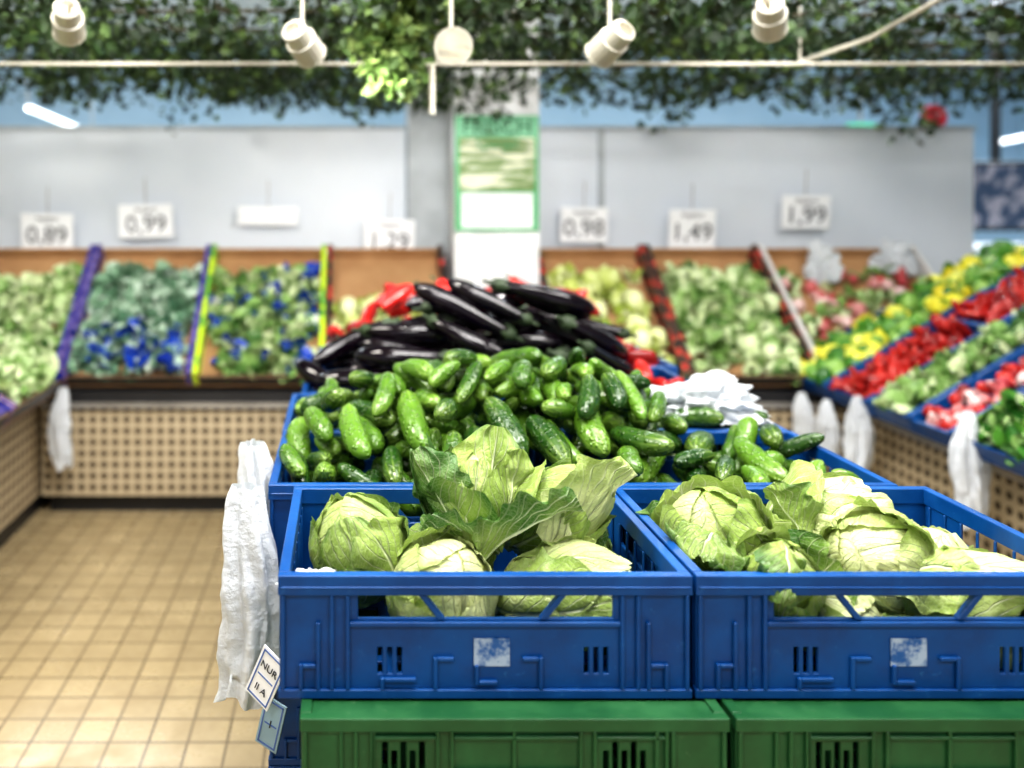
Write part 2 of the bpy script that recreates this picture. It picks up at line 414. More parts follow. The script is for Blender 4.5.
# ---- eggplants
emb=MB()
def eggplant(Mx,hl,r):
    nu,nv=16,18; pts=[]; fl=random.random()<.5; b=R(-.035,.035); sg=-1 if fl else 1
    def prof(v): return lerp(v,[0,.03,.1,.25,.4,.6,.8,.93,1],[.02,.4,.72,.97,1,.86,.68,.52,.3])
    for j in range(nv):
        v=j/(nv-1); s=(2*v-1)
        for i in range(nu):
            a=2*math.pi*i/nu; rad=r*prof(v)
            pts.append(Mx@Vector((math.cos(a)*rad+b*(1-s*s),math.sin(a)*rad,s*hl*sg)))
    emb.grid(pts,nu,nv,.5,0,True)
    pts=[]; n=10
    for j,(s,k) in enumerate([(.80,.66),(.90,.60),(.975,.46),(1.0,.2),(1.1,.14),(1.16,.13),(1.16,.01)]):
        for i in range(n):
            a=2*math.pi*i/n; ss=s+(.07*math.cos(5*a) if j==0 else 0)
            rad=r*k*1.06; pts.append(Mx@Vector((math.cos(a)*rad+b*(1-min(1,ss)**2),math.sin(a)*rad,ss*hl*sg)))
    emb.grid(pts,n,7,.5,1,True)
hf=HF(-.16,1.07,2.44,2.95,.80)
xa,xb,y=rows[2]
for x in (xa,xb): 
    hf.rect(x,x+.58,y,y+.018,.9); hf.rect(x,x+.58,y+.382,y+.4,.9); hf.rect(x,x+.018,y,y+.4,.9); hf.rect(x+.564,x+.58,y,y+.4,.9)
def etarget(x,y):
    pk=lerp(x,[-.1,0,.15,.3,.45,.6,.75,.88,1.0],[.94,1.02,1.11,1.17,1.19,1.175,1.10,.95,.86])
    e=lerp(y,[2.45,2.52,2.62,2.75,2.85,2.93],[.2,.65,1,1,.8,.45])
    return .87+(pk-.87)*e
pack(hf,etarget,(-.04,.90),(2.48,2.89),lambda:(R(.135,.175),R(.029,.037)),300,24,lambda: random.gauss(0,.36)+(math.pi if random.random()<.5 else 0),eggplant)
emb.obj('eggplant_pile',[M['egg'],M['calyx']],smooth=True)

# ---- peppers / generic round produce
def pepper(mb,Mx,r,tone,mat=0,lobes=3,ln=1.15,stem=None):
    nu,nv=12,9; pts=[]; ph=R(0,6); lg=ln>1.6
    for j in range(nv):
        v=j/(nv-1); th=v*math.pi; k=math.sin(th)**.7*(1+.12*math.cos(th))
        if lg: k*=.55+.45*v
        for i in range(nu):
            a=2*math.pi*i/nu; q=1+.08*math.cos(lobes*a+ph)
            pts.append(Mx@Vector((math.cos(a)*r*k*q+(r*.3*math.sin(th) if lg else 0),math.sin(a)*r*k*q,-math.cos(th)*r*ln+ (-.25*r if v>.95 else 0))))
    mb.grid(pts,nu,nv,tone,mat,True)
    if stem is not None:
        tube(mb,[Mx@Vector((0,0,r*ln*.7)),Mx@Vector((0,0,r*ln*1.05)),Mx@Vector((r*.2,0,r*ln*1.4))],[r*.2,r*.12,r*.13],6,stem)
def rotm(loc):
    return Matrix.Translation(loc)@Matrix.Rotation(R(0,6.28),4,Vector((R(-1,1),R(-1,1),R(-1,1)+.01)).normalized())
pmb=MB()
hf=HF(-.12,1.13,2.86,3.28,.80)
def ptarget(x,y): return lerp(x,[-.1,.05,.18,.35,.55,.75,.87,.95,1.1],[.90,1.03,1.135,1.15,1.15,1.15,1.10,.93,.88])
pack(hf,ptarget,(-.03,1.04),(2.95,3.22),lambda:(.07,.032),330,10,lambda:R(0,3.1),lambda Mx,hl,r: pepper(pmb,Mx,r*1.05,R(0,1),0,3,2.2,1))
pmb.obj('red_pepper_pile',[M['red'],M['calyx']],smooth=True)
pmb=MB()
for p in [(.905,2.62,.925),(.92,2.72,.955)]:
    pepper(pmb,rotm(p),.032,R(0,1),0,3,1.9,1)
for i in range(7): pepper(pmb,rotm((R(.87,.98),R(2.54,2.8),.86+R(0,.03))),.032,R(0,1),0,3,1.9,1)
pmb.obj('red_pepper_pile',[M['red'],M['calyx']],smooth=True)

# ---------------------------------------------------------------- cabbages
def clampcrate(mb,xa,xb):
    for i,p in enumerate(mb.v):
        if p.z<.902:
            p=Vector(p); p.x=min(max(p.x,xa),xb); p.y=min(max(p.y,1.27),1.628); p.z=max(p.z,.732); mb.v[i]=p
def cabbage(center,Rr,axis,stretch=1.15,tone=.6,opn=.15,n=9,phi0=0.,point=.12,seed=0):
    rs=random.Random(seed); mb=MB()
    ax=Vector(axis).normalized(); q=Vector((0,0,1)).rotation_difference(ax).to_matrix().to_4x4()
    Mx=Matrix.Translation(center)@q@Matrix.Rotation(phi0,4,'Z')
    nu,nv=24,16; pts=[]
    for j in range(nv):
        th=math.pi*j/(nv-1)
        for i in range(nu):
            a=2*math.pi*i/nu; rr=Rr*.93
            z=-math.cos(th); zz=z*stretch*(1+point*max(0,z)**3)
            pts.append(Mx@Vector((math.sin(th)*math.cos(a)*rr,math.sin(th)*math.sin(a)*rr,zz*rr)))
    mb.grid(pts,nu,nv,min(1,tone+.3),0,True)
    for k in range(n):
        fk=k/(n-1); phi=k*2.399+rs.uniform(-.3,.3)
        thm=math.radians(172-58*fk+rs.uniform(-8,8)); W=math.radians(rs.uniform(58,72))
        lay=.95+.085*fk; p1,p2=rs.uniform(0,6),rs.uniform(0,6); fl=opn*fk**2*rs.uniform(.6,1.4)
        nu,nv=27,31; pts=[]; uvs=[]
        for j in range(nv):
            v=j/(nv-1); th=.15+v*(thm-.15)
            wv=W*math.sin(math.pi*(.10+.86*v))**.55
            for i in range(nu):
                u=i/(nu-1); e=abs(2*u-1)
                al=(2*u-1)*wv*(1+.05*math.sin(17*v+p2)*fk)
                m=Vector((math.sin(th)*math.cos(phi),math.sin(th)*math.sin(phi),-math.cos(th))); t=Vector((-math.sin(phi),math.cos(phi),0))
                d=m*math.cos(al)+t*math.sin(al)
                edge=max(e**3,(v**5))
                vein=math.sin((v*7.0-(e*.5)**.8*7.5)*2*math.pi)
                r=Rr*(lay+ fl*(v**2.2)*(.9+.5*e*e)+ .065*edge*(.25+fk)*math.sin(15*v*(1+.2*e)+8*u+p1)+.035*edge*fk*math.sin(31*v+19*u+p2)+ .024*edge
                      +.042*(.4+fk)*noise.noise(Vector((u*4+p1,v*5+p2,k)))+.020*noise.noise(Vector((u*12+p1,v*12+p2,k)))
                      +.007*(.4+fk)*vein*min(1,e*4)-.016*math.exp(-(((e)/.06)**2)) )
                z=d.z; zz=z*stretch*(1+point*max(0,z)**3)
                pts.append(Mx@(Vector((d.x,d.y,zz))*r)); uvs.append((u,v))
        tn=tone+.28*(1-fk)-.22*fk+rs.uniform(-.16,.16)
        mb.grid(pts,nu,nv,tn,0,False,uvs)
    tube(mb,[Mx@Vector((0,0,-Rr*stretch*.85)),Mx@Vector((0,0,-Rr*stretch*1.12)),Mx@Vector((0,0,-Rr*stretch*1.13))],[Rr*.2,Rr*.17,.001],12,1)
    if center[0]<.5: clampcrate(mb,-.078,.484)
    else: clampcrate(mb,.527,1.09)
    return mb.obj('cabbage',[M['cab'],M['stalk']],smooth=True)
def openleaf(mb,base,tip,up,width,curl=.05,cup=.25,tone=.4,seed=0,ruf=.05):
    rs=random.Random(seed); base=Vector(base); tip=Vector(tip); d=tip-base; L=d.length; d.normalize()
    s=d.cross(Vector(up)).normalized(); n=s.cross(d); nu,nv=31,35; pts=[]; p=rs.uniform(0,6)
    for j in range(nv):
        v=j/(nv-1); w=width*.5*math.sin(math.pi*(.07+.90*v))**.6*(.72+.5*v if v<.6 else 1.02-.25*(v-.6))
        for i in range(nu):
            x=2*i/(nu-1)-1; e=abs(x)
            vein=math.sin((v*7.0-(e*.5)**.8*7.5)*2*math.pi)
            z=cup*width*(e**1.6)*(1-.3*v)+curl*L*4*v*(1-v)*-1+ruf*width*e*e*(math.sin(15*v+p+3*x)+.5*math.sin(29*v+p))+.07*width*noise.noise(Vector((x*2.2+p,v*5,seed)))-.03*width*math.exp(-(e/.07)**2)+.012*width*vein*min(1,e*4)
            pts.append(base+d*(v*L)+s*(x*w*(1+.05*math.sin(19*v+p)))+n*z)
    mb.grid(pts,nu,nv,tone,0,False)
cab=cabbage
# left crate
cab((.022,1.43,.866),.080,(-.3,-.35,.8),1.1,.36,.10,seed=1)
cab((.152,1.362,.822),.080,(.25,-.55,.75),1.1,.76,.20,seed=2)
cab((.345,1.360,.824),.074,(.95,-.15,.25),1.45,.82,.08,seed=3)
cab((.215,1.50,.925),.064,(.15,-.25,1),1.25,.40,.55,n=10,seed=4)
cab((.355,1.47,.908),.066,(.65,-.25,.55),1.4,.48,.30,n=10,seed=5,point=.3)
cab((.02,1.55,.81),.068,(0,0,1),1.0,.5,.05,seed=6)
cab((.40,1.55,.81),.068,(0,0,1),1.0,.5,.05,seed=7)
cab((.16,1.55,.80),.062,(0,1,0),1.0,.5,.05,seed=8)
mb=MB()
openleaf(mb,(.23,1.45,.895),(.262,1.485,1.055),(.1,1,-.1),.14,.05,.35,.50,1,.09)
openleaf(mb,(.20,1.43,.89),(.115,1.46,1.02),(.2,.9,.5),.11,.06,.3,.15,2,.1)
openleaf(mb,(.20,1.42,.88),(.19,1.44,1.0),(-.2,1,.2),.10,.05,.35,.3,12,.1)
openleaf(mb,(.27,1.45,.90),(.300,1.47,1.02),(-.2,1,0),.10,-.05,.25,.6,3,.1)
openleaf(mb,(.33,1.385,.88),(.482,1.44,.99),(-.35,.8,.55),.17,-.04,.22,.80,4,.06)
openleaf(mb,(.215,1.36,.878),(.375,1.37,.955),(-.3,.5,.9),.15,-.10,.22,.12,5,.07)
openleaf(mb,(.25,1.40,.87),(.12,1.375,.92),(.3,.5,.9),.12,-.08,.2,.15,6,.08)
clampcrate(mb,-.078,.484)
mb.obj('loose_cabbage_leaves',[M['cab']],smooth=True)
# right crate
cab((.622,1.455,.868),.086,(-.35,-.45,.7),1.05,.50,.36,n=11,seed=11)
cab((.672,1.345,.845),.062,(.1,-.6,.8),1.05,.42,.5,n=10,seed=12)
cab((.845,1.525,.862),.084,(.8,-.2,.4),1.15,.82,.25,n=10,seed=13)
cab((.868,1.405,.850),.080,(-.7,-.55,.4),1.2,.76,.25,n=10,seed=14)
cab((.965,1.350,.812),.078,(.9,-.2,.2),1.3,.78,.14,seed=15)
cab((.755,1.345,.795),.060,(.6,-.5,.2),1.1,.7,.05,seed=16)
cab((1.00,1.48,.80),.074,(.2,0,.9),1.05,.6,.08,seed=17)
cab((.72,1.55,.80),.066,(.2,0,.9),1.05,.55,.08,seed=18)
mb=MB()
openleaf(mb,(.60,1.40,.91),(.545,1.33,.895),(-.2,-.5,.8),.13,-.10,-.15,.3,8,.1)
openleaf(mb,(.74,1.40,.90),(.70,1.44,.965),(.1,.6,.8),.11,-.1,.2,.4,14,.1)
openleaf(mb,(.78,1.47,.90),(.92,1.46,.940),(0,-.3,.9),.13,-.1,-.15,.82,15,.08)
openleaf(mb,(.83,1.34,.865),(.97,1.31,.878),(0,-.6,.8),.13,-.12,-.2,.7,9,.08)
openleaf(mb,(.93,1.33,.85),(1.06,1.29,.845),(0,-.5,.9),.13,-.1,-.15,.55,16,.07)
clampcrate(mb,.527,1.09)
openleaf(mb,(.665,1.31,.925),(.628,1.243,.862),(0,-1,.3),.09,-.16,-.2,.2,7,.12)
mb.obj('loose_cabbage_leaves',[M['cab']],smooth=True)

# ---------------------------------------------------------------- bags
def hangbag(name,x,y,zt,zb,w,dp,seed=0,topw=.35,rz=0,lean=0):
    rs=random.Random(seed); mb=MB(); nu,nv=64,44; pts=[]; ph=[rs.uniform(0,6) for _ in range(6)]
    for j in range(nv):
        v=j/(nv-1); z=zt+(zb-zt)*v
        k=topw+(1-topw)*min(1,v*2.2)**.7; k*=1-.12*max(0,v-.8)/.2
        for i in range(nu):
            a=2*math.pi*i/nu
            f=1+.22*math.sin(5*a+ph[0]+2*v)*(1-.5*v)+.13*math.sin(9*a+ph[1]-3*v)+.22*noise.noise(Vector((math.cos(a)*2+seed,math.sin(a)*2,v*5)))+.10*noise.noise(Vector((math.cos(a)*5+seed,math.sin(a)*5,v*14)))
            X=math.cos(a)*w/2*k*f+lean*v+.01*math.sin(5*v+ph[2]); Y=math.sin(a)*dp/2*k*f
            c,s=math.cos(rz),math.sin(rz)
            pts.append((x+X*c-Y*s,y+X*s+Y*c,z+.012*math.sin(3*a+ph[3])*(v>.9)))
    mb.grid(pts,nu,nv,.5,0,True); return mb.obj(name,[M['bag']],smooth=True)
hangbag('hanging_plastic_bags',-.174,1.60,.915,.53,.100,.08,1,.5,lean=-.012)
hangbag('hanging_plastic_bags',-.195,1.80,.94,.60,.08,.10,2,.5)
hangbag('hanging_plastic_bags',-1.265,3.86,.62,.27,.08,.08,3,.4)
for i,(px,Yy,zt,zb,w) in enumerate([(970,2.92,.74,.36,.13),(858,3.52,.66,.36,.11),(828,3.72,.60,.36,.08),(803,3.86,.60,.40,.07)]):
    hangbag('hanging_plastic_bags',(px-CX)*Yy/F,Yy,zt,zb,w,.08,10+i,.22,rz=.5)
def crumple(name,c,sx,sy,sz,seed):
    bm=bmesh.new(); bmesh.ops.create_icosphere(bm,subdivisions=6,radius=1)
    for v in bm.verts:
        p=v.co.copy(); n1=noise.noise(p*1.4+Vector((seed,0,0))); n2=abs(noise.noise(p*2.6+Vector((0,seed,0)))); n3=abs(noise.noise(p*5+Vector((0,0,seed)))); n4=abs(noise.noise(p*10))
        f=1+.45*n1-.6*n2-.25*n3-.08*n4
        v.co=Vector((p.x*sx*f,p.y*sy*f,max(p.z,-.5)*sz*f))+Vector(c)
    me=bpy.data.meshes.new(name); bm.to_mesh(me); bm.free(); me.materials.append(M['bag'])
    for p in me.polygons: p.use_smooth=True
    o=bpy.data.objects.new(name,me); COL.objects.link(o)
crumple('crumpled_plastic_bag',P(704,404,2.16),.16,.09,.075,3)
crumple('crumpled_plastic_bag',(-.045,1.30,.868),.05,.025,.02,5)  # small white crumple standing in for a whitish cabbage leaf, not a bag
def textobj(s,loc,rot,size,mat,parent,name='print',ext=.0005):
    cu=bpy.data.curves.new(name,'FONT'); cu.body=s; cu.size=size; cu.align_x='CENTER'; cu.align_y='CENTER'; cu.extrude=ext
    cu.materials.append(mat); o=bpy.data.objects.new(name,cu); o.location=loc; o.rotation_euler=rot; COL.objects.link(o); o.parent=parent; return o
def card(name,c,w,h,rot,lines,mat=None,border=None,inkm=None):
    e=empty(name,c); e.rotation_euler=rot
    mb=MB(); mb.box(-w/2,w/2,-.0015,.0015,-h/2,h/2); mb.obj('sheet',[mat or M['sheet']],parent=e)
    if border:
        mb=MB(); b=.0025
        for q in ((-w/2+.004,w/2-.004,h/2-.004-b,h/2-.004),(-w/2+.004,w/2-.004,-h/2+.004,-h/2+.004+b),(-w/2+.004,-w/2+.004+b,-h/2+.004,h/2-.004),(w/2-.004-b,w/2-.004,-h/2+.004,h/2-.004),(-w/2+.01,w/2-.01,-.002,.0)):
            mb.box(q[0],q[1],-.0025,-.0016,q[2],q[3])
        mb.obj('border',[border],parent=e)
    for (s,zz,sz) in lines: textobj(s,(0,-.003,zz),(math.pi/2,0,0),sz,inkm or M['ink'],e)
    return e
card('crate_label',P(266,678,1.50),.055,.10,(0,.45,-.6),[('NUR',.02,.018),('II A',-.025,.018)],border=M['bluelabel'])
card('crate_label',P(271,724,1.52),.045,.09,(0,.25,-.5),[('I',.0,.02)],mat=simple('bluish_card',(.30,.45,.55)),border=M['bluelabel'])

# ---------------------------------------------------------------- leafy clumps for displays
def clump(mb,c,size,n,tone,mat=0,upv=(0,0,1)):
    c=Vector(c); up=Vector(upv)
    for k in range(n):
        d=(Vector((R(-1,1),R(-1,1),R(-1,1))).normalized()+up*.6).normalized()
        s=d.cross(Vector((R(-1,1),R(-1,1),R(-1,1)))).normalized(); nn=s.cross(d); L=size*R(.6,1.1); w=L*R(.35,.55)
        pts=[]; p=R(0,6); cu=R(-.5,.5)
        for j in range(5):
            v=j/4; ww=w*math.sin(math.pi*(.15+.8*v))**.7
            for i in range(5):
                x=i/2-1; pts.append(c+d*(v*L)+s*(x*ww)+nn*(L*(cu*v*v+.2*x*x*(1 if k%2 else -1)+.06*math.sin(9*v+p+4*x))))
        mb.grid(pts,5,5,min(1,max(0,tone+R(-.5,.5))),mat)
SB=((1,0,0),(0,.7415,.671),(0,-.671,.7415))
def frame(O,ax):
    S,U,N=[Vector(a) for a in ax]; m=Matrix(((S.x,U.x,N.x,O[0]),(S.y,U.y,N.y,O[1]),(S.z,U.z,N.z,O[2]),(0,0,0,1)))
    return (lambda a,b,c: m@Vector((a,b,c))),N
def tray(name,T,w,l,d,mats,endh=None,t=.012,sideh=None,lip=0):
    mb=MB(); sh=sideh or d
    mb.box(0,w,0,l,0,.01,0,T)
    mb.box(0,t,0,l,.01,sh,1,T); mb.box(w-t,w,0,l,.01,sh,2,T)
    mb.box(t,w-t,0,.012,.01,d*.8,lip,T); mb.box(t,w-t,l-.012,l,.01,endh or d,0,T)
    return mb.obj(name,mats,bevel=.002)
def stand(name,x0,x1,y0,y1):
    mb=MB()
    mb.box(x0,x1,y0,y1,.09,.50,0)
    mb.box(x0+.02,x1-.02,y0+.06,y1-.06,0,.09,1)
    mb.box(x0-.0,x1+.0,y0-.03,y1,.50,.525,2)
    mb.box(x0-.0,x1+.0,y0-.01,y1,.525,.575,1)
    return mb.obj(name,[M['peg'],M['black'],M['metal']])
stand('produce_display_stand',-1.40,.525,4.0,4.60)
stand('produce_display_stand',.53,.96,4.0,4.34)
stand('produce_display_stand',.99,2.24,4.0,4.60)
stand('produce_display_stand',-2.4,-1.42,1.2,4.6)
stand('produce_display_stand',2.27,3.3,1.6,4.6)
bx=[(-1.905,-1.305,'let',.6,'s_navy','s_navy'),(-1.30,-.70,'let2',.55,'s_navy','s_navy'),(-.695,-.095,'let',.5,'s_lime','s_lime'),(-.09,.51,'let3',.5,'s_red','s_red'),(.99,1.56,'let3',.6,'s_red','s_red'),(1.565,2.155,'let',.6,'s_red','s_red'),(2.16,2.98,'radish',.6,'s_white','s_white')]
names=['lettuce_pile','broccoli_pile','romaine_lettuce_pile','celery_pile','iceberg_lettuce_pile','fennel_pile','radish_pile']
for i,(x0,x1,pm,tn,sl_,sr_) in enumerate(bx):
    T,N=frame((x0,3.98,.60),SB); w=x1-x0
    tray('cardboard_produce_box',T,w,.83,.09,[M['card'],M[sl_],M[sr_],M['black']],.07,t=.026,sideh=.10,lip=3)
    mb=MB(); mats=[M[pm],M['bluewrap'],M['let'],M['let3'],M['sheet']]
    lim=.66 if i not in(3,) else .5
    for k in range(150):
        a=R(.06,w-.06); b=R(.05,lim); c=.012+.04*random.random()
        if pm=='radish':
            if random.random()<.6: pepper(mb,Matrix.Translation(T(a,b,c+.02))@Matrix.Rotation(R(0,6),4,'X'),R(.022,.036),R(0,1),0)
            else: clump(mb,T(a,b,c),.08,3,.6,2,N)
        else:
            clump(mb,T(a,b,c),.09 if pm!='let3' else .065,5,tn,0,N)
            if (i==1 and k%3==0 and b<.30) or (i==2 and k%4==0): clump(mb,T(a,b,c+.015),.10,2,.5,1,N)
            if i in(1,2) and k%14==0: clump(mb,T(a,b,c+.01),.07,2,.5,4,N)
            if k%7==0 and i not in(1,2): pepper(mb,Matrix.Translation(T(a,b,c+.03)),.042,R(.5,1),3 if pm=='let3' else 0)
    mb.obj(names[i],mats,smooth=True)
crumple('crumpled_plastic_bag',P(822,268,4.42),.09,.08,.15,9)
crumple('crumpled_plastic_bag',P(895,262,4.45),.12,.08,.12,12)
SR=((0,-1,0),(.863,0,.506),(-.506,0,.863))
rr=[(4.12,.36,'yellow','gpep'),(3.75,.30,'red','red'),(3.44,.24,'let','let'),(3.19,.22,'radish','red'),(2.96,.34,'gpep','let'),(2.61,.36,'let3','let3'),(2.24,.36,'red','yellow')]
for i,(y,w,m1,m2) in enumerate(rr):
    T,N=frame((2.12,y,.585),SR)
    tray('blue_produce_tray',T,w,.58,.085,[M['blue']]*3); 
    T2,N=frame((2.12+.863*.60,y,.585+.506*.60),SR); tray('blue_produce_tray',T2,w,.58,.085,[M['blue']]*3)
    mb=MB()
    for half,TT in enumerate((T,T2)):
        for k in range(int(w*330)):
            a=R(.035,w-.035); b=R(.035,.55); c=.04+R(0,.04)
            if m1 in('let','let3'): clump(mb,TT(a,b,c),.07,5,.5,0,N)
            elif m1=='yellow':
                kk=(b+half*.6+.5*(a>w*.5)*.4)%.4<.2
                if k%5==0: clump(mb,TT(a,b,c+.02),.06,3,.5,1,N)
                pepper(mb,rotm(TT(a,b,c+.01)),.038,R(0,1),0 if kk else 1)
            elif m1=='radish':
                pepper(mb,rotm(TT(a,b,c)),.022,R(0,1),k%2,3,1.1)
                if k%3==0: clump(mb,TT(a,b,c),.05,2,.6,0,N)
            elif m1=='gpep': clump(mb,TT(a,b,c),.07,4,.4,k%2,N)
            else: pepper(mb,rotm(TT(a,b,c)),.019,R(0,1),0,3,3.2)
    nm={'yellow':'sweet_pepper_assortment','red':'chili_pepper_pile','let':'lettuce_pile','radish':'radish_pile','gpep':'green_herb_pile','let3':'celery_pile'}[m1]
    mb.obj(nm,[M[m1],M[m2]],smooth=True)
SL=((0,1,0),(-.863,0,.506),(.506,0,.863))
for i in range(4):
    y=3.92-.62*(i+1)
    T,N=frame((-1.30,y,.585),SL); tray('cardboard_produce_box',T,.6,.8,.10,[M['card'],M['s_navy'],M['s_navy'],M['black']],lip=3)
    mb=MB()
    for k in range(80): clump(mb,T(R(.05,.55),R(.05,.7),.04+R(0,.05)),.09,5,.75,0,N)
    mb.obj('lettuce_pile',[M['let']],smooth=True)

# ---------------------------------------------------------------- partition + column + signs
boxobj('wall_partition_left',-4.2,.33,4.72,4.78,0,1.845,M['panel'])
boxobj('wall_partition_right',1.03,3.43,4.72,4.78,0,1.845,M['panel'])
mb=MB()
for x in (-3.0,1.38): mb.box(x,x+.03,4.70,4.72,0,1.845)  # the right grey strip models a shadow edge on the panel
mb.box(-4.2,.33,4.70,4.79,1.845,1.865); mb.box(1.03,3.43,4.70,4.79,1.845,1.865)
mb.obj('trim_and_shadow_edge',[M['colside']])
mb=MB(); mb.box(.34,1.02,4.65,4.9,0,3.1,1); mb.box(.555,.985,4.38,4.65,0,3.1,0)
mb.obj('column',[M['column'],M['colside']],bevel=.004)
def m_poster():
    t=NT('asparagus_photo_print'); o=t.obj(); mp=t.new('ShaderNodeMapping'); t.l.new(o,mp.inputs[0]); mp.inputs['Scale'].default_value=(4,1,30); mp.inputs['Rotation'].default_value=(0,.12,0)
    n=t.noise(mp.outputs[0],1,3); t.col(t.mix(t.ss(n,.45,.6),(.16,.27,.07),(.80,.83,.62))); t.rough(.4); return t.m
e=empty('asparagus_poster',(.765,4.355,1.595))
def pc(nm,x0,x1,z0,z1,y,m): 
    q=MB(); q.box(x0,x1,y,y+.003,z0,z1); q.obj(nm,[m],parent=e)
pc('green_frame',-.21,.21,-.29,.29,0,M['signgreen']); pc('header',-.20,.20,.185,.28,-.004,simple('poster_header',(.25,.62,.38)))
pc('photo',-.19,.19,-.09,.18,-.004,m_poster()); pc('price_field',-.18,.18,-.275,-.10,-.004,M['sheet'])
textobj('FRISCH',(0,-.006,.232),(math.pi/2,0,0),.11,simple('poster_dark_green',(.02,.16,.06)),e)
textobj('Spargel',(0,-.006,.145),(math.pi/2,0,0),.075,simple('poster_title_green',(.03,.30,.08)),e)
for (px,py,w,h,s) in [(47,232,.28,.20,'0,89'),(146,221,.29,.18,'0,99'),(268,216,.32,.10,''),(389,238,.27,.20,'1,29'),(584,225,.25,.19,'0,98'),(692,229,.25,.21,'1,49'),(806,212,.26,.18,'1,99')]:
    p=P(px,py,4.64)
    e=card('price_sign',p,w,h,(0.06,R(-.03,.03),0),[(s,-.02,.13)] if s else [])
    if s: textobj('Angebot',(0,-.003,h/2-.03),(math.pi/2,0,0),.035,M['ink'],e)
    q=MB(); tube(q,[(0,.01,h/2-.005),(0,.01,h/2+.14)],.003,6); tube(q,[(-w*.4,.01,h/2-.004),(w*.4,.01,h/2-.004)],.004,6); q.obj('hanger',[M['metal']],parent=e)
e=empty('wall_screen',(4.86,6.4,1.50))
q=MB(); q.box(-.42,.42,0,.05,-.26,.26); q.obj('bezel',[M['black']],parent=e,bevel=.01)
t=NT('screen_picture'); o=t.obj()
t.col(t.mix(t.ss(t.noise(o,9,2),.45,.6),(.02,.03,.06),(.25,.22,.24))); t.b.inputs['Emission Color'].default_value=(.1,.25,.45,1); t.b.inputs['Emission Strength'].default_value=.06
q=MB(); q.box(-.39,.39,-.006,0,-.23,.23); q.obj('picture',[t.m],parent=e)
q=MB(); q.box(-.03,.03,.05,.08,-.2,1.6); q.obj('mount',[M['black']],parent=e)
boxobj('white_counter',3.9,6.6,6.0,6.9,0,1.14,M['white'],.01)
e=empty('red_round_sign',P(935,117,5.5)); q=MB(); tube(q,[(0,0,0),(0,.02,0)],.08,20); q.poly([(.08*math.cos(a),0,.08*math.sin(a)) for a in np.linspace(0,6.28,21)[:-1]],[tuple(range(20))]); q.obj('disc',[simple('sign_red',(.7,.03,.05))],parent=e)
q=MB(); tube(q,[(0,0,.08),(0,0,3.1-e.location.z)],.003,6); q.obj('wire',[M['metal']],parent=e)
e=empty('green_exit_sign',P(862,128,8.0)); q=MB(); q.box(-.12,.12,0,.05,-.04,.04); q.obj('panel',[simple('exit_green',(.05,.5,.25),emit=((.1,.8,.4),.5))],parent=e)
q=MB(); q.box(-.01,.01,.02,.03,.04,3.1-e.location.z); q.obj('bracket',[M['metal']],parent=e)

# ---------------------------------------------------------------- canopy
mb=MB()
def leafq(mb,c,s,tone):
    d=Vector((R(-1,1),R(-1,1),R(-1.2,.3))).normalized(); a=d.cross(Vector((R(-1,1),R(-1,1),R(-1,1)))).normalized(); n=d.cross(a)
    c=Vector(c)
    mb.poly([c,c+d*s*.45+a*s*.38+n*s*.1,c+d*s,c+d*s*.45-a*s*.38+n*s*.1],[(0,1,2),(0,2,3)],tone)
cnt=0
while cnt<19000:
    x=R(-3.0,4.3); y=R(2.40,4.62)
    nn=noise.noise(Vector((x*1.7,y*1.7,.3)))+.5*noise.noise(Vector((x*5,y*5,2)))
    if nn<-.08 and random.random()<.90: continue
    hang=.05+.10*max(0,nn)+((.06+.34*max(0,noise.noise(Vector((x*2.2,y*1.6,7))))) if y>3.7 else .02)
    z0=2.07; z=z0-hang*random.random()**1.4+R(0,.12)*random.random()
    if random.random()<.12: z=z0+R(.1,.2)
    leafq(mb,(x,y,z),R(.03,.062),max(0,min(1,R(0,1)**1.9*.9+.2*nn))); cnt+=1
for k in range(26):
    x=-3+k*.29; tube(mb,[(x+.05*math.sin(q*3+k),2.40+q*.37,2.10+.03*math.sin(q*2+k)) for q in range(7)],.006,5,1)
for k in range(8):
    y=2.45+k*.30; tube(mb,[(-3+q*.9,y+.04*math.sin(q+k),2.11) for q in range(9)],.006,5,1)
mb.obj('hanging_ivy_canopy',[M['ivy'],M['vine']])
mb=MB()
for k in range(1100):
    z=R(1.79,2.12); w=.04+.05*((z-1.8)/.3); x=.19+random.gauss(0,w*.8)+.05*math.sin(z*9); leafq(mb,(x,2.72+random.gauss(0,.05),z),R(.03,.055),R(0,1))
tube(mb,[(.19,2.72,2.16),(.2,2.72,2.0),(.18,2.72,1.84)],.005,6,1)
mb.obj('hanging_vine',[M['ivyl'],M['vine']])
mb=MB(); tube(mb,[(-3.2,3.0,1.925),(4.4,3.0,1.925)],.006,10); 
for x in (-2.9,.32,3.9): tube(mb,[(x,3.0,1.925),(x,3.0,3.1)],.006,6)
mb.obj('ceiling_lamp_rail',[M['lamp']],smooth=True)
mb=MB(); tube(mb,[P(800,62,3.1),P(870,38,2.8),P(960,-12,2.5)],.008,8); tube(mb,[P(800,62,3.1),Vector((1.63,3.1,3.1))],.004,6); mb.obj('power_cable',[M['lamp']],smooth=True)
q=MB(); p=P(432,65,3.0); tube(q,[p,p-Vector((0,0,.17))],.011,10); q.obj('hanging_rod',[M['lamp']],smooth=True)

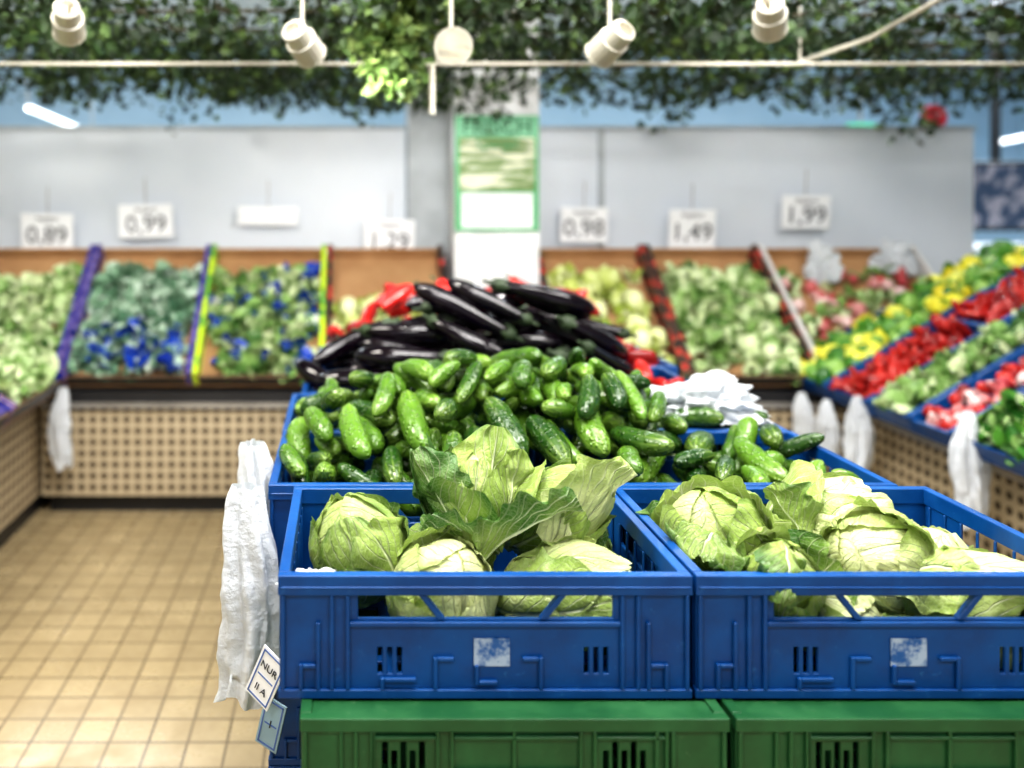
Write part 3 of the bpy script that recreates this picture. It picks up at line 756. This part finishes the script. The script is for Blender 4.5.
def spot(px,py,Y,aim,r=.043,ln=.12,power=25,lampdir=None):
    c=P(px,py,Y); d=(Vector(aim)-c).normalized()
    e=empty('spotlight',c)
    mb=MB(); tube(mb,[-d*ln/2,-d*ln*.45,-d*ln*.1,-d*ln*.08,d*ln*.42,d*ln*.5,d*ln*.5,d*ln*.38],[r*.5,r*.8,r*.85,r,r,r*1.06,r*.9,r*.88],20,0)
    mb.obj('housing',[M['lamp']],smooth=False,parent=e)
    mb=MB(); tube(mb,[d*ln*.34,d*ln*.35],[r*.87,.001],20); mb.obj('bulb',[M['glow']],parent=e)
    mb=MB(); tube(mb,[Vector((0,0,0)),Vector((0,.02,.05)),Vector((0,.02,3.1-c.z))],.006,8); mb.obj('stem',[M['lamp']],parent=e)
    L=bpy.data.lights.new('spot_lamp','SPOT'); L.energy=power; L.spot_size=1.7; L.spot_blend=.8; L.shadow_soft_size=.05; L.color=(1,.97,.92)
    o=bpy.data.objects.new('lamp_light',L); o.location=d*(ln*.55); o.rotation_euler=d.to_track_quat('-Z','Y').to_euler(); COL.objects.link(o); o.parent=e
spot(68,20,2.32,(-1.3,4.6,.9),power=66)
spot(302,42,2.32,(.9,4.5,.7),power=76)
spot(612,42,2.32,(-.2,4.5,.7),power=76)
spot(770,16,2.32,(2.1,4.3,.9),power=72)
spot(452,46,2.40,(.15,0,1.4),r=.05,power=4)

# ---------------------------------------------------------------- lights
def ceil_light(x,y,sx,sy,p,col=(1,.98,.96),z=3.06):
    e=empty('ceiling_light_panel',(x,y,z))
    mb=MB(); mb.box(-sx/2-.03,sx/2+.03,-sy/2-.03,sy/2+.03,.01,.04); mb.obj('frame',[M['white']],parent=e)
    L=bpy.data.lights.new('panel_light','AREA'); L.shape='RECTANGLE'; L.size=sx; L.size_y=sy; L.energy=p; L.color=col
    o=bpy.data.objects.new('panel_light',L); COL.objects.link(o); o.parent=e
ceil_light(.3,1.1,1.6,.5,108)
ceil_light(-1.2,-.6,1.2,.5,42); ceil_light(1.6,-.6,1.2,.5,42)  # unseen front pair, added to light the crate fronts
ceil_light(-1.7,2.0,1.2,.5,92,(1,.95,.86)); ceil_light(2.2,2.0,1.2,.5,66)
ceil_light(-2,6.2,1.6,.4,120,(.85,.93,1)); ceil_light(2,6.2,1.6,.4,120,(.85,.93,1)); ceil_light(5,6.2,1.4,.4,80,(.85,.93,1))
ceil_light(.4,2.05,1.4,.2,30)
for a,b in ((P(28,108,6.4),P(92,134,7.4)),(P(1000,142,7.2),P(1040,134,6.8))):
    e=empty('fluorescent_tube_lamp'); q=MB(); tube(q,[a,b],.02,10); q.obj('tube',[M['tube']],parent=e)
    q=MB(); 
    for p in (a,b): tube(q,[p,Vector((p.x,p.y,3.1))],.006,6)
    q.obj('wires',[M['metal']],parent=e)
# glowing tubes added above the foliage to make white specks in its gaps
for (x,y) in ((-1.6,3.3),(.9,3.5),(2.9,3.3),(-.3,4.3),(2.0,4.3),(-2.2,4.3)):
    e=empty('added_speck_tube',(x,y,2.62)); q=MB(); tube(q,[(-.6,0,0),(.6,0,0)],.03,10); q.obj('tube',[M['tube']],parent=e)
    q=MB(); q.box(-.62,.62,-.035,.035,.03,.06); q.box(-.5,-.49,-.005,.005,.06,.48); q.box(.49,.5,-.005,.005,.06,.48); q.obj('fitting',[M['white']],parent=e)
w=bpy.data.worlds.new('world'); scene.world=w; w.use_nodes=True
w.node_tree.nodes['Background'].inputs[0].default_value=(.9,.95,1,1); w.node_tree.nodes['Background'].inputs[1].default_value=.62
# ---------------------------------------------------------------- camera
cam=bpy.data.cameras.new('camera'); co=bpy.data.objects.new('camera',cam); COL.objects.link(co); scene.camera=co
co.location=(0,0,ZC); co.rotation_euler=(math.pi/2,0,0)
cam.sensor_width=36; cam.lens=F/1024*36; cam.shift_x=(512-CX)/1024; cam.shift_y=-(384-CY)/1024
cam.clip_start=.05
cam.dof.use_dof=True; cam.dof.focus_distance=1.5; cam.dof.aperture_fstop=1.45
scene.view_settings.view_transform='Standard'
try: scene.view_settings.look='Medium High Contrast'
except Exception as ex: print('look',ex)
